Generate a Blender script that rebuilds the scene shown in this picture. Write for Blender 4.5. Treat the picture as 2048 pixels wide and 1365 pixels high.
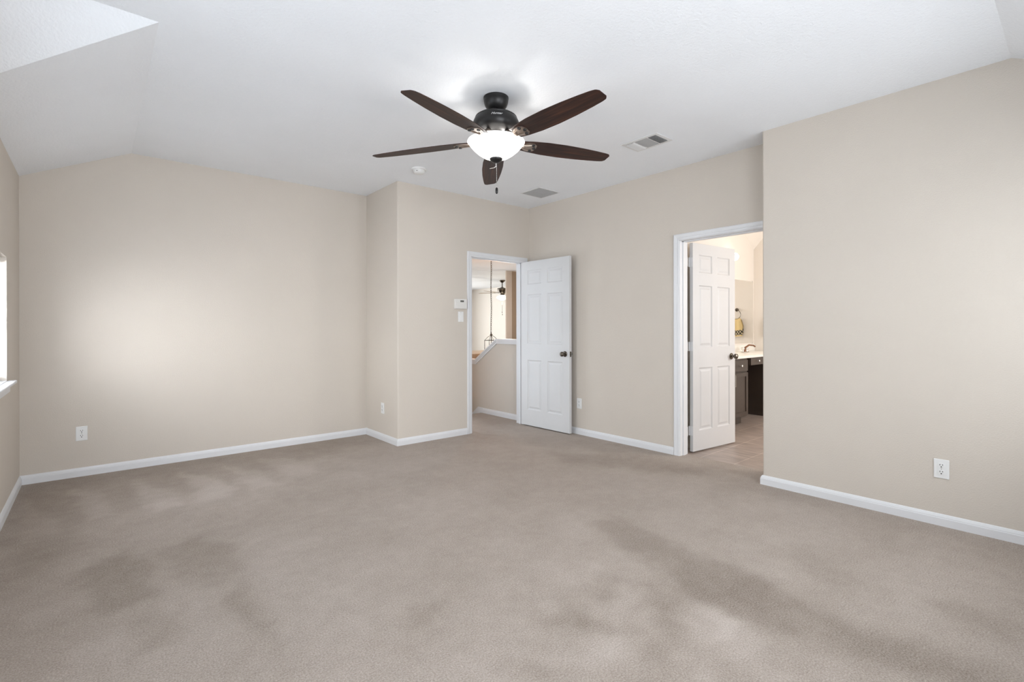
import bpy, bmesh, math, random
from mathutils import Vector, Matrix
import numpy as np
random.seed(3)
for o in list(bpy.data.objects): bpy.data.objects.remove(o)
SC = bpy.context.scene
COL = SC.collection
PI = math.pi

# ------------------------------------------------------------------ camera
TH = math.radians(49.569); RO = math.radians(-.096); CH = 1.215
R0 = Vector((math.sin(TH), -math.cos(TH), 0)); U0 = Vector((0, 0, 1)); F0 = Vector((math.cos(TH), math.sin(TH), 0))
cr = math.cos(RO) * R0 + math.sin(RO) * U0
cu = -math.sin(RO) * R0 + math.cos(RO) * U0
cam = bpy.data.objects.new('camera', bpy.data.cameras.new('camera')); COL.objects.link(cam)
M = Matrix((cr, cu, -F0)).transposed().to_4x4(); M.translation = (0, 0, CH)
cam.matrix_world = M
cam.data.sensor_width = 36; cam.data.lens = 981.03 / 2048 * 36
cam.data.shift_x = 0; cam.data.shift_y = (656.817 - 682.5) / 2048
cam.data.clip_start = .02
SC.camera = cam

# ------------------------------------------------------------------ world, exposure, lights
SC.view_settings.view_transform = 'Standard'; SC.view_settings.look = 'None'
SC.view_settings.exposure = .10; SC.view_settings.gamma = 1; SC.view_settings.use_curve_mapping = False
w = bpy.data.worlds.new('sky'); SC.world = w; w.use_nodes = True
nt = w.node_tree; bg = nt.nodes['Background']
bg.inputs['Color'].default_value = (.80, .90, 1, 1); bg.inputs['Strength'].default_value = 3.05

def area(name, loc, direction, sx, sy, power, color=(1, 1, 1), spread=180):
    l = bpy.data.lights.new(name, 'AREA'); l.shape = 'RECTANGLE'; l.size = sx; l.size_y = sy
    l.energy = power; l.color = color; l.spread = math.radians(spread)
    o = bpy.data.objects.new(name, l); COL.objects.link(o); o.location = loc
    o.rotation_euler = Vector(direction).to_track_quat('-Z', 'Y').to_euler()
    return o
def point(name, loc, power, color, rad):
    l = bpy.data.lights.new(name, 'POINT'); l.energy = power; l.color = color; l.shadow_soft_size = rad
    o = bpy.data.objects.new(name, l); COL.objects.link(o); o.location = loc
    return o
# daylight at the window openings (each lamp stands outside its opening)
area('daylight_lamp', (-.66, 1.95, 1.6), (1, 0, 0), 1.7, 1.45, 5, (.88, .94, 1), 110)
area('daylight_lamp', (-.66, 4.2, 1.28), (1, 0, 0), .9, .8, 54, (.92, .96, 1))
area('daylight_lamp', (1.1, -.66, 1.55), (0, 1, 0), 1.9, 1.4, 46, (.95, .97, 1), 150)
area('daylight_lamp', (3.1, -.66, 1.42), (-.12, 1, -.25), 1.0, 1.3, 20, (.95, .97, 1), 150)  # lamp of the added window, brightens the floor at the right
area('daylight_lamp', (6.3, -.62, 1.6), (0, 1, 0), 1.6, 1.3, 95, (1, .97, .95))
area('daylight_lamp', (6.5, 13.6, 1.2), (0, -1, 0), 3.4, 2.2, 105, (1, .96, .88))  # unseen window opening added to brighten the far room

# ------------------------------------------------------------------ materials
def new_mat(name):
    m = bpy.data.materials.new(name); m.use_nodes = True
    return m, m.node_tree.nodes, m.node_tree.links, m.node_tree.nodes['Principled BSDF']
def paint(name, col, rough=.6, bump=.0, bscale=220, vary=.02, metal=0, emit=None, spec=.5):
    m, N, L, b = new_mat(name)
    b.inputs['Roughness'].default_value = rough; b.inputs['Metallic'].default_value = metal
    b.inputs['Specular IOR Level'].default_value = spec
    tc = N.new('ShaderNodeTexCoord'); nz = N.new('ShaderNodeTexNoise'); nz.inputs['Scale'].default_value = 2.5
    nz.inputs['Detail'].default_value = 4
    L.new(tc.outputs['Object'], nz.inputs['Vector'])
    rp = N.new('ShaderNodeValToRGB')
    rp.color_ramp.elements[0].position = .3; rp.color_ramp.elements[1].position = .7
    rp.color_ramp.elements[0].color = [c * (1 - vary) for c in col] + [1]
    rp.color_ramp.elements[1].color = [min(1, c * (1 + vary)) for c in col] + [1]
    L.new(nz.outputs['Fac'], rp.inputs['Fac']); L.new(rp.outputs['Color'], b.inputs['Base Color'])
    if bump:
        n2 = N.new('ShaderNodeTexNoise'); n2.inputs['Scale'].default_value = bscale; n2.inputs['Detail'].default_value = 3
        L.new(tc.outputs['Object'], n2.inputs['Vector'])
        bp = N.new('ShaderNodeBump'); bp.inputs['Strength'].default_value = bump; bp.inputs['Distance'].default_value = .004
        L.new(n2.outputs['Fac'], bp.inputs['Height']); L.new(bp.outputs['Normal'], b.inputs['Normal'])
    if emit:
        b.inputs['Emission Color'].default_value = list(emit[0]) + [1]; b.inputs['Emission Strength'].default_value = emit[1]
    return m
WALL = paint('beige_wall_paint', (.625, .568, .502), .75, .35, 130, .012)
CEIL = paint('white_ceiling_paint', (.87, .893, .925), .85, .8, 75, .01)
HWALL = paint('cream_hall_paint', (.80, .745, .68), .75, .2, 130, .01)
TRIM = paint('white_trim_paint', (.74, .745, .76), .38, 0)
DOORM = paint('white_door_paint', (.64, .638, .640), .42, .08, 60)
PLAST = paint('white_plastic', (.80, .80, .79), .35)
THERM = paint('off_white_plastic', (.74, .72, .69), .45)
DARK = paint('dark_slot', (.02, .02, .02), .6)
GREYLCD = paint('grey_display', (.10, .10, .085), .3)
BRONZE = paint('oil_rubbed_bronze', (.012, .011, .011), .38, 0, metal=.3)
IRON = paint('brushed_bronze', (.38, .31, .26), .3, 0, metal=.9)
PEWTER = paint('dark_pewter', (.14, .12, .10), .25, 0, metal=1)
CHROME = paint('brushed_nickel', (.62, .60, .57), .25, 0, metal=1)
BRASS = paint('aged_copper', (.25, .13, .08), .3, 0, metal=.8)
VENTW = paint('white_vent_enamel', (.74, .74, .74), .45)
VENTSHADE = paint('shaded_vent_enamel', (.42, .42, .42), .5)  # darker copy of the white enamel, paints shade onto the louvres
DUCTSHADE = paint('duct_shade', (.03, .03, .028), .8)  # near-black colour painting the shade inside the ducts
ESP = paint('espresso_wood', (.050, .036, .028), .38, .1, 40, .15)
STONE = paint('cream_cultured_marble', (.86, .83, .77), .25, 0, vary=.03)
SILV = paint('silver_logo', (.75, .75, .75), .35, metal=.6)
LEDGE = paint('tan_ledge_paint', (.52, .43, .33), .7)
BLIND = paint('white_blind', (.85, .86, .88), .5, emit=((.9, .95, 1), .0))
BRACK = paint('black_rubber', (.02, .02, .02), .5)
def glass(name, col=(1, 1, 1), rough=0, alpha=.15):
    m, N, L, b = new_mat(name)
    out = N['Material Output']; tr = N.new('ShaderNodeBsdfTransparent'); gl = N.new('ShaderNodeBsdfGlossy')
    gl.inputs['Roughness'].default_value = rough; mx = N.new('ShaderNodeMixShader'); mx.inputs[0].default_value = alpha
    tr.inputs['Color'].default_value = list(col) + [1]
    L.new(tr.outputs[0], mx.inputs[1]); L.new(gl.outputs[0], mx.inputs[2]); L.new(mx.outputs[0], out.inputs['Surface'])
    N.remove(b)
    return m
GLASS = glass('window_glass', alpha=.06)
ACRYL = glass('clear_acrylic', (.95, .93, .9), .05, .35)
MIRR = paint('mirror_silver', (.93, .93, .92), .01, 0, vary=0, metal=1)
BOWL = paint('frosted_lamp_glass', (.55, .55, .54), .3, emit=((1, .985, .95), 2.3))
GLOBE = paint('lit_globe_glass', (.9, .88, .8), .3, emit=((1, .93, .78), 6))
SCHOOL = paint('lit_schoolhouse_glass', (.9, .88, .8), .3, emit=((1, .95, .85), 4))

def see_through(m, k):
    # frosted glass lets part of the bulbs' light straight through
    N, L = m.node_tree.nodes, m.node_tree.links; out = N['Material Output']; b = N['Principled BSDF']
    t = N.new('ShaderNodeBsdfTransparent'); mx = N.new('ShaderNodeMixShader'); mx.inputs[0].default_value = k
    L.new(b.outputs[0], mx.inputs[1]); L.new(t.outputs[0], mx.inputs[2]); L.new(mx.outputs[0], out.inputs['Surface'])
see_through(BOWL, .4)

def wood_mat():
    m, N, L, b = new_mat('walnut_blade_wood')
    b.inputs['Roughness'].default_value = .5; b.inputs['Specular IOR Level'].default_value = .3
    tc = N.new('ShaderNodeTexCoord'); mp = N.new('ShaderNodeMapping'); mp.inputs['Scale'].default_value = (1.2, 22, 22)
    L.new(tc.outputs['UV'], mp.inputs['Vector'])
    nz = N.new('ShaderNodeTexNoise'); nz.inputs['Scale'].default_value = 2.2; nz.inputs['Detail'].default_value = 8; nz.inputs['Distortion'].default_value = .8
    L.new(mp.outputs[0], nz.inputs['Vector'])
    rp = N.new('ShaderNodeValToRGB'); e = rp.color_ramp.elements
    e[0].position = .32; e[0].color = (.012, .005, .004, 1); e[1].position = .75; e[1].color = (.080, .028, .014, 1)
    x = rp.color_ramp.elements.new(.55); x.color = (.036, .013, .008, 1)
    L.new(nz.outputs['Fac'], rp.inputs['Fac']); L.new(rp.outputs[0], b.inputs['Base Color'])
    return m
WOOD = wood_mat()

def tile_mat():
    m, N, L, b = new_mat('grey_brown_floor_tile')
    b.inputs['Roughness'].default_value = .35
    tc = N.new('ShaderNodeTexCoord'); mp = N.new('ShaderNodeMapping')
    mp.inputs['Location'].default_value = (-4.33, -2.043, 0)
    L.new(tc.outputs['Object'], mp.inputs['Vector'])
    br = N.new('ShaderNodeTexBrick'); br.offset = .5; br.inputs['Scale'].default_value = 1
    br.inputs['Brick Width'].default_value = .62; br.inputs['Row Height'].default_value = .312
    br.inputs['Mortar Size'].default_value = .003; br.inputs['Mortar Smooth'].default_value = .1
    br.inputs['Color1'].default_value = (.36, .29, .25, 1); br.inputs['Color2'].default_value = (.32, .26, .225, 1)
    br.inputs['Mortar'].default_value = (.62, .52, .45, 1)
    L.new(mp.outputs[0], br.inputs['Vector'])
    m2 = N.new('ShaderNodeMapping'); m2.inputs['Scale'].default_value = (12, 2, 1); L.new(tc.outputs['Object'], m2.inputs['Vector'])
    nz = N.new('ShaderNodeTexNoise'); nz.inputs['Scale'].default_value = 2; nz.inputs['Detail'].default_value = 7
    L.new(m2.outputs[0], nz.inputs['Vector'])
    mx = N.new('ShaderNodeMixRGB'); mx.blend_type = 'OVERLAY'; mx.inputs[0].default_value = .6
    L.new(br.outputs['Color'], mx.inputs[1]); L.new(nz.outputs['Fac'], mx.inputs[2]); L.new(mx.outputs[0], b.inputs['Base Color'])
    return m
TILE = tile_mat()

def carpet_mat():
    m, N, L, b = new_mat('beige_cut_pile_carpet')
    b.inputs['Roughness'].default_value = 1; b.inputs['Specular IOR Level'].default_value = .05
    tc = N.new('ShaderNodeTexCoord')
    at = N.new('ShaderNodeAttribute'); at.attribute_name = 'nap'
    def noise(scale, det, rough=.5):
        n = N.new('ShaderNodeTexNoise'); n.inputs['Scale'].default_value = scale; n.inputs['Detail'].default_value = det
        n.inputs['Roughness'].default_value = rough; L.new(tc.outputs['Object'], n.inputs['Vector']); return n
    n1 = noise(3.2, 5, .6); n2 = noise(150, 3, .75); n3 = noise(14, 6, .7)
    def madd(a, mul, add):
        q = N.new('ShaderNodeMath'); q.operation = 'MULTIPLY_ADD'; L.new(a, q.inputs[0]); q.inputs[1].default_value = mul
        if isinstance(add, float): q.inputs[2].default_value = add
        else: L.new(add, q.inputs[2])
        return q.outputs[0]
    v = madd(at.outputs['Fac'], 1.0, 0.0)
    v = madd(n1.outputs['Fac'], .22, v); v = madd(n3.outputs['Fac'], .22, v); v = madd(n2.outputs['Fac'], 1.15, v)
    v = madd(v, 1.0, -.80)
    rp = N.new('ShaderNodeValToRGB'); e = rp.color_ramp.elements
    e[0].position = 0; e[0].color = (.16, .122, .095, 1); e[1].position = 1; e[1].color = (.72, .65, .60, 1)
    x = e.new(.5); x.color = (.44, .380, .332, 1)
    L.new(v, rp.inputs['Fac']); L.new(rp.outputs[0], b.inputs['Base Color'])
    bp = N.new('ShaderNodeBump'); bp.inputs['Strength'].default_value = .7; bp.inputs['Distance'].default_value = .008
    L.new(n2.outputs['Fac'], bp.inputs['Height']); L.new(bp.outputs['Normal'], b.inputs['Normal'])
    return m
CARPET = carpet_mat()

def towel_mat():
    m, N, L, b = new_mat('yellow_towel_cloth'); b.inputs['Roughness'].default_value = .95
    tc = N.new('ShaderNodeTexCoord'); sp = N.new('ShaderNodeSeparateXYZ'); L.new(tc.outputs['UV'], sp.inputs[0])
    # dark checked band near the hem
    ck = N.new('ShaderNodeTexChecker'); ck.inputs['Scale'].default_value = 10
    ck.inputs['Color1'].default_value = (.03, .03, .03, 1); ck.inputs['Color2'].default_value = (.45, .38, .25, 1)
    L.new(tc.outputs['UV'], ck.inputs['Vector'])
    rp = N.new('ShaderNodeValToRGB'); rp.color_ramp.interpolation = 'CONSTANT'; e = rp.color_ramp.elements
    e[0].position = 0; e[0].color = (0, 0, 0, 1); e[1].position = .06; e[1].color = (1, 1, 1, 1); q = e.new(.34); q.color = (0, 0, 0, 1)
    L.new(sp.outputs['Y'], rp.inputs['Fac'])
    mx = N.new('ShaderNodeMixRGB'); mx.inputs[1].default_value = (.72, .55, .27, 1)
    L.new(rp.outputs[0], mx.inputs[0]); L.new(ck.outputs['Color'], mx.inputs[2]); L.new(mx.outputs[0], b.inputs['Base Color'])
    return m
TOWEL = towel_mat()

# ------------------------------------------------------------------ helpers
def tag(o, label=None, cat=None, group=None, kind=None):
    if label: o['label'] = label
    if cat: o['category'] = cat
    if group: o['group'] = group
    if kind: o['kind'] = kind
    return o
def wloc(o):
    v = Vector((0, 0, 0))
    while o is not None: v = v + Vector(o.location); o = o.parent
    return v
def obj(name, bm, mat, parent=None, smooth=False, local=False, angle=None):
    """bm holds world coordinates (local=True: the parent's own); links ONE mesh object"""
    if parent is not None and not local: bmesh.ops.translate(bm, vec=-wloc(parent), verts=bm.verts)
    me = bpy.data.meshes.new(name); bmesh.ops.recalc_face_normals(bm, faces=bm.faces); bm.to_mesh(me); bm.free()
    o = bpy.data.objects.new(name, me); COL.objects.link(o)
    if mat: me.materials.append(mat)
    if parent is not None: o.parent = parent
    if smooth:
        me.polygons.foreach_set('use_smooth', [True] * len(me.polygons))
        me.set_sharp_from_angle(angle=math.radians(angle or 40))
    return o
def empty(name, loc=(0, 0, 0)):
    o = bpy.data.objects.new(name, None); o.location = loc; o.empty_display_size = .1; COL.objects.link(o); return o
def B(): return bmesh.new()
def box(bm, x0, x1, y0, y1, z0, z1, bev=0, seg=1):
    x0, x1 = min(x0, x1), max(x0, x1); y0, y1 = min(y0, y1), max(y0, y1); z0, z1 = min(z0, z1), max(z0, z1)
    t = bmesh.new()
    bmesh.ops.create_cube(t, size=1)
    for v in t.verts: v.co = Vector(((x0 + x1) / 2 + v.co.x * (x1 - x0), (y0 + y1) / 2 + v.co.y * (y1 - y0), (z0 + z1) / 2 + v.co.z * (z1 - z0)))
    if bev: bmesh.ops.bevel(t, geom=t.edges[:], offset=bev, segments=seg, affect='EDGES', profile=.5)
    join(bm, t); return bm
def join(bm, t, mtx=None):
    if mtx is not None: bmesh.ops.transform(t, matrix=mtx, verts=t.verts)
    me = bpy.data.meshes.new('tmp'); t.to_mesh(me); t.free(); bm.from_mesh(me); bpy.data.meshes.remove(me)
def lathe(bm, prof, cx=0, cy=0, n=48, mtx=None, cap=True):
    t = bmesh.new(); rings = []
    for r, z in prof:
        if r < 1e-6: rings.append([t.verts.new((0, 0, z))])
        else: rings.append([t.verts.new((r * math.cos(2 * PI * k / n), r * math.sin(2 * PI * k / n), z)) for k in range(n)])
    for a, b in zip(rings[:-1], rings[1:]):
        for k in range(n):
            k2 = (k + 1) % n
            if len(a) == 1 and len(b) == 1: continue
            if len(a) == 1: t.faces.new((a[0], b[k], b[k2]))
            elif len(b) == 1: t.faces.new((a[k], a[k2], b[0]))
            else: t.faces.new((a[k], a[k2], b[k2], b[k]))
    if mtx is None: mtx = Matrix.Translation((cx, cy, 0))
    join(bm, t, mtx); return bm
def tube(bm, pts, r, n=10, closed=False):
    pts = [Vector(p) for p in pts]; t = bmesh.new(); rings = []
    m = len(pts)
    for i, p in enumerate(pts):
        a = pts[(i - 1) % m] if (closed or i > 0) else p; b = pts[(i + 1) % m] if (closed or i < m - 1) else p
        d = (b - a).normalized(); q = d.to_track_quat('Z', 'Y'); rr = r[i] if isinstance(r, (list, tuple)) else r
        if i == 0: ref = q @ Vector((1, 0, 0))
        ref = (ref - d * ref.dot(d)).normalized(); s = d.cross(ref)
        rings.append([t.verts.new(p + (ref * math.cos(2 * PI * k / n) + s * math.sin(2 * PI * k / n)) * rr) for k in range(n)])
    rng = range(m) if closed else range(m - 1)
    for i in rng:
        a, b = rings[i], rings[(i + 1) % m]
        for k in range(n): t.faces.new((a[k], a[(k + 1) % n], b[(k + 1) % n], b[k]))
    if not closed: t.faces.new(rings[0][::-1]); t.faces.new(rings[-1])
    join(bm, t); return bm
def prism(bm, poly, z0, z1, round_at=(), rad=.014):
    """vertical prism over a plan polygon; corners listed in round_at get a bullnose"""
    t = bmesh.new(); a = [t.verts.new((x, y, z0)) for x, y in poly]; b = [t.verts.new((x, y, z1)) for x, y in poly]
    n = len(poly); t.faces.new(a[::-1]); t.faces.new(b)
    for i in range(n): t.faces.new((a[i], a[(i + 1) % n], b[(i + 1) % n], b[i]))
    es = [e for e in t.edges if any((e.verts[0] is a[i] and e.verts[1] is b[i]) or (e.verts[1] is a[i] and e.verts[0] is b[i]) for i in round_at)]
    if es: bmesh.ops.bevel(t, geom=es, offset=rad, segments=5, affect='EDGES', profile=.5)
    join(bm, t); return bm
def slab(bm, pts, off):
    """a polygon in space given thickness by the vector off"""
    a = [bm.verts.new(p) for p in pts]; b = [bm.verts.new(Vector(p) + Vector(off)) for p in pts]; n = len(pts)
    bm.faces.new(a); bm.faces.new(b[::-1])
    for i in range(n): bm.faces.new((a[i], b[i], b[(i + 1) % n], a[(i + 1) % n]))
    return bm
def sweep(bm, path, prof, mode='plan', plane=None):
    """mitred moulding: profile (out, up) swept along a plan path; the room lies left of the path"""
    P = [Vector((p[0], p[1])) for p in path]; n = len(P); N = []
    for i in range(n):
        d0 = (P[i] - P[i - 1]).normalized() if i > 0 else None; d1 = (P[i + 1] - P[i]).normalized() if i < n - 1 else None
        n0 = Vector((-d0.y, d0.x)) if d0 else None; n1 = Vector((-d1.y, d1.x)) if d1 else None
        if n0 is None: N.append(n1)
        elif n1 is None: N.append(n0)
        else:
            mm = (n0 + n1).normalized(); N.append(mm / mm.dot(n0))
    rings = [[bm.verts.new((P[i].x + N[i].x * o, P[i].y + N[i].y * o, z)) for o, z in prof] for i in range(n)]
    k = len(prof)
    for i in range(n - 1):
        for j in range(k): bm.faces.new((rings[i][j], rings[i][(j + 1) % k], rings[i + 1][(j + 1) % k], rings[i + 1][j]))
    bm.faces.new(rings[0][::-1]); bm.faces.new(rings[-1])
    return bm
def struct(name, bm, mat, **k):
    o = obj(name, bm, mat, **k); o['kind'] = 'structure'; return o

# ------------------------------------------------------------------ the room (metres; camera corner near the origin)
H = 2.74; ZE = 2.404
XC, YS = -.443, -.41          # window wall, wall behind the camera
XB, XN = 4.226, 3.953         # wall with the bathroom door, nearer wall
YA, YE = 5.384, 4.623         # long wall, entry wall
XJ, YN = 2.387, 1.639
XF, YF = .248, .28            # folds of the vaulted ceiling
D1 = (3.318, 4.130); D2 = (1.700, 2.508); DH = 2.045; TW = .13

def wall_with_holes(bm, us, zs, hole, mk):
    """grid of solid blocks, skipping cells for which hole(u,z) is true"""
    for i in range(len(us) - 1):
        for j in range(len(zs) - 1):
            if not hole((us[i] + us[i + 1]) / 2, (zs[j] + zs[j + 1]) / 2): mk(us[i], us[i + 1], zs[j], zs[j + 1])
# window wall (left): under the eaves and up into the dormer
YD0, YD1 = .90, 2.992; YR0, YR1 = .42, 3.473
W1 = (3.74, 4.665, .868, 1.696); W2 = (1.10, 2.80, .90, 2.30)
def hexa(bm, ps):
    v = [bm.verts.new(p) for p in ps]
    for f in ((0, 1, 2, 3), (7, 6, 5, 4), (0, 4, 5, 1), (1, 5, 6, 2), (2, 6, 7, 3), (3, 7, 4, 0)): bm.faces.new([v[i] for i in f])
bm = B()
ys = [YS - TW, W2[0], W2[1], W1[0], W1[1], YA + TW]; zs = [-.05, W1[2], W2[2], W1[3], W2[3], ZE]
def hole(u, z):
    return (W1[0] < u < W1[1] and W1[2] < z < W1[3]) or (W2[0] < u < W2[1] and W2[2] < z < W2[3])
wall_with_holes(bm, ys, zs, hole, lambda a, b, c, d: box(bm, XC - TW, XC, a, b, c, d))
slab(bm, [(XC, YR0, ZE), (XC, YR1, ZE), (XC, YD1, H), (XC, YD0, H)], (-TW, 0, 0))
struct('wall_left', bm, WALL)
# long wall opposite
bm = B(); box(bm, XC - TW, XJ + TW, YA, YA + TW, -.05, 2.9)
struct('wall_back', bm, WALL)
# entry wall with its return
bm = B()
prism(bm, [(XJ, YE), (D1[0], YE), (D1[0], YE + TW), (XJ + TW, YE + TW), (XJ + TW, YA), (XJ, YA)], -.05, 2.9, round_at=(0,))
box(bm, D1[0], D1[1], YE, YE + TW, DH, 2.9); box(bm, D1[1], XB, YE, YE + TW, -.05, 2.9)
struct('wall_entry', bm, WALL, smooth=True)
# wall with the bathroom door
bm = B()
box(bm, XB, XB + TW, D2[1], YE + TW, -.05, 2.9); box(bm, XB, XB + TW, D2[0], D2[1], DH, 2.9); box(bm, XB, XB + TW, YN, D2[0], -.05, 2.9)
struct('wall_right', bm, WALL)
# nearer wall on the right
bm = B(); prism(bm, [(XN, YS - TW), (XB + TW, YS - TW), (XB + TW, YN), (XN, YN)], -.05, 2.9, round_at=(3,))
struct('wall_near', bm, WALL, smooth=True)
# wall behind the camera, two windows (the right one added for its light)
W3 = (.15, 2.05, .85, 2.25); W4 = (2.6, 3.6, .75, 2.10)
bm = B()
us = [XC, W3[0], W3[1], W4[0], W4[1], XN]; zs = [-.05, W4[2], W3[2], W4[3], W3[3], ZE]
wall_with_holes(bm, us, zs, lambda u, z: (W3[0] < u < W3[1] and W3[2] < z < W3[3]) or (W4[0] < u < W4[1] and W4[2] < z < W4[3]),
                lambda a, b, c, d: box(bm, a, b, YS - TW, YS, c, d))
struct('wall_front', bm, WALL)
# ceiling: flat field, two eave slopes, dormer with flared cheeks
bm = B(); up = (0, 0, .10)
def face(*p): bm.faces.new([bm.verts.new(q) for q in p])
def cslab(*p): slab(bm, p, up)
cslab((XF, YF, H), (XB + .0, YF, H), (XB + .0, YA, H), (XF, YA, H))
cslab((XC - TW, YD0, H), (XF, YD0, H), (XF, YD1, H), (XC - TW, YD1, H))
cslab((XF, YD1, H), (XF, YA, H), (XC, YA, ZE), (XC, YR1, ZE))
cslab((XC, YD1, H), (XF, YD1, H), (XC, YR1, ZE))
cslab((XF, YF, H), (XF, YD0, H), (XC, YR0, ZE), (XC, YS, ZE))
cslab((XF, YD0, H), (XC, YD0, H), (XC, YR0, ZE))
cslab((XF, YF, H), (XC, YS, ZE), (XN, YS, ZE), (XN, YF, H))
struct('ceiling', bm, CEIL)

# carpet: one fine grid whose nap varies (vacuum marks, traffic paths)
polys = {
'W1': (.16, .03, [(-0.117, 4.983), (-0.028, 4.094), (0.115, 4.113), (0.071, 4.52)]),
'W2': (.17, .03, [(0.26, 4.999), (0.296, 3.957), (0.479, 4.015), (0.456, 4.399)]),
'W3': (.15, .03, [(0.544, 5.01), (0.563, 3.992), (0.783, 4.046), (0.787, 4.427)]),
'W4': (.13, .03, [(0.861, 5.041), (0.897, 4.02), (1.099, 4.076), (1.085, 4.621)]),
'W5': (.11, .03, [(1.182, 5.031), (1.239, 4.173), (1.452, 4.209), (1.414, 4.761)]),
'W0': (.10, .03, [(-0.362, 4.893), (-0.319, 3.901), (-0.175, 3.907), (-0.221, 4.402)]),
'A': (-.19, .035, [(-0.047, 3.205), (0.026, 2.712), (0.205, 2.769), (0.211, 3.217), (0.141, 3.44), (0.032, 3.371)]),
'B': (-.15, .035, [(0.259, 3.283), (0.271, 3.072), (0.361, 2.691), (0.421, 2.64), (0.569, 2.769), (0.581, 3.12), (0.495, 3.368)]),
'C': (-.15, .03, [(0.54, 2.702), (0.551, 2.473), (0.558, 1.936), (0.531, 1.974), (0.479, 2.272), (0.429, 2.485)]),
'D': (-.13, .04, [(0.051, 2.607), (0.118, 2.29), (0.242, 2.357), (0.249, 2.549), (0.2, 2.682)]),
'E': (-.12, .06, [(-0.405, 3.974), (-0.089, 3.955), (-0.051, 3.629), (-0.332, 3.257)]),
'S': (-.19, .05, [(2.36, 2.021), (2.561, 1.943), (2.503, 1.581), (2.467, 1.134), (2.42, 0.842), (2.371, 0.637), (2.365, 0.396), (2.41, 0.2), (2.233, 0.308), (2.135, 0.574), (2.05, 0.804), (2.093, 1.096), (2.169, 1.458), (2.284, 1.916)]),
'T': (-.14, .07, [(3.395, 3.414), (3.769, 2.917), (4.092, 2.233), (4.106, 2.057), (3.787, 2.067), (3.458, 2.676), (3.244, 3.071)]),
'U': (-.12, .07, [(2.783, 1.116), (2.914, 0.965), (2.798, 0.69), (2.615, 0.702), (2.695, 0.938)]),
'V': (-.14, .05, [(2.778, 0.482), (2.879, 0.396), (2.853, 0.179), (2.696, 0.169), (2.706, 0.373)]),
'L1': (.14, .02, [(1.925, 0.997), (2.011, 0.987), (2.027, 0.932), (1.952, 0.887), (1.869, 0.898), (1.836, 0.945)]),
'M1': (-.15, .03, [(1.405, 1.535), (1.573, 1.49), (1.643, 1.379), (1.584, 1.203), (1.494, 1.28), (1.404, 1.443)]),
'M2': (-.13, .03, [(1.749, 1.56), (1.931, 1.496), (1.839, 1.396), (1.686, 1.445)]),
'M3': (-.13, .03, [(1.1, 1.389), (1.242, 1.303), (1.204, 1.188), (1.008, 1.356)]),
'M4': (-.14, .03, [(1.924, 1.241), (1.921, 1.141), (1.767, 0.965), (1.692, 1.069), (1.807, 1.19)]),
'M5': (-.12, .03, [(1.046, 1.916), (1.145, 1.831), (1.08, 1.766), (1.009, 1.827)]),
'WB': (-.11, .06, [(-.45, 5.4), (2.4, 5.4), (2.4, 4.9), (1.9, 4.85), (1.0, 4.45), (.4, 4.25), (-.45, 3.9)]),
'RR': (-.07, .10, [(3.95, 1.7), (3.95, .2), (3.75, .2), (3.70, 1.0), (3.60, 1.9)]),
}
def sdf(px, py, poly):
    p = np.stack([px, py], -1); d = np.full(px.shape, 1e9); ins = np.zeros(px.shape, bool); n = len(poly)
    for i in range(n):
        a = np.array(poly[i]); b = np.array(poly[(i + 1) % n]); e = b - a
        t = np.clip(((p - a) @ e) / (e @ e), 0, 1); q = p - (a + t[..., None] * e); d = np.minimum(d, np.hypot(q[..., 0], q[..., 1]))
        c = ((a[1] > py) != (b[1] > py)) & (px < (b[0] - a[0]) * (py - a[1]) / (b[1] - a[1] + 1e-12) + a[0]); ins ^= c
    return np.where(ins, -d, d)
def smooth_noise(shape, cell, rng, dx):
    ny, nx = shape; gy, gx = int(ny * dx / cell) + 3, int(nx * dx / cell) + 3
    g = rng.random((gy, gx)); yy = np.arange(ny) * dx / cell; xx = np.arange(nx) * dx / cell
    iy, ix = yy.astype(int), xx.astype(int); fy, fx = yy - iy, xx - ix
    fy = (fy * fy * (3 - 2 * fy))[:, None]; fx = (fx * fx * (3 - 2 * fx))[None]
    return (g[iy][:, ix] * (1 - fy) * (1 - fx) + g[iy + 1][:, ix] * fy * (1 - fx) + g[iy][:, ix + 1] * (1 - fy) * fx + g[iy + 1][:, ix + 1] * fy * fx) - .5
dx = .02; x0, x1, y0, y1 = XC, 4.33, YS, YA
nx = int(round((x1 - x0) / dx)) + 1; ny = int(round((y1 - y0) / dx)) + 1
gx = np.linspace(x0, x1, nx); gy = np.linspace(y0, y1, ny); GX, GY = np.meshgrid(gx, gy)
rng = np.random.default_rng(5)
wx = smooth_noise(GX.shape, .16, rng, dx) * .085 + smooth_noise(GX.shape, .05, rng, dx) * .04
wy = smooth_noise(GX.shape, .16, rng, dx) * .085 + smooth_noise(GX.shape, .05, rng, dx) * .04
nap = np.full(GX.shape, .5)
for k, (amp, soft, pl) in polys.items():
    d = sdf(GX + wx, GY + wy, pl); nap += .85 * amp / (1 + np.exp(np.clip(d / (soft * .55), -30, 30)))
nap += smooth_noise(GX.shape, .55, rng, dx) * .07
near = np.exp(-((GX - 1.75) ** 2 + (GY - 1.15) ** 2) / .32)
nap += near * (smooth_noise(GX.shape, .16, rng, dx) * .26 + smooth_noise(GX.shape, .07, rng, dx) * .14)
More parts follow.
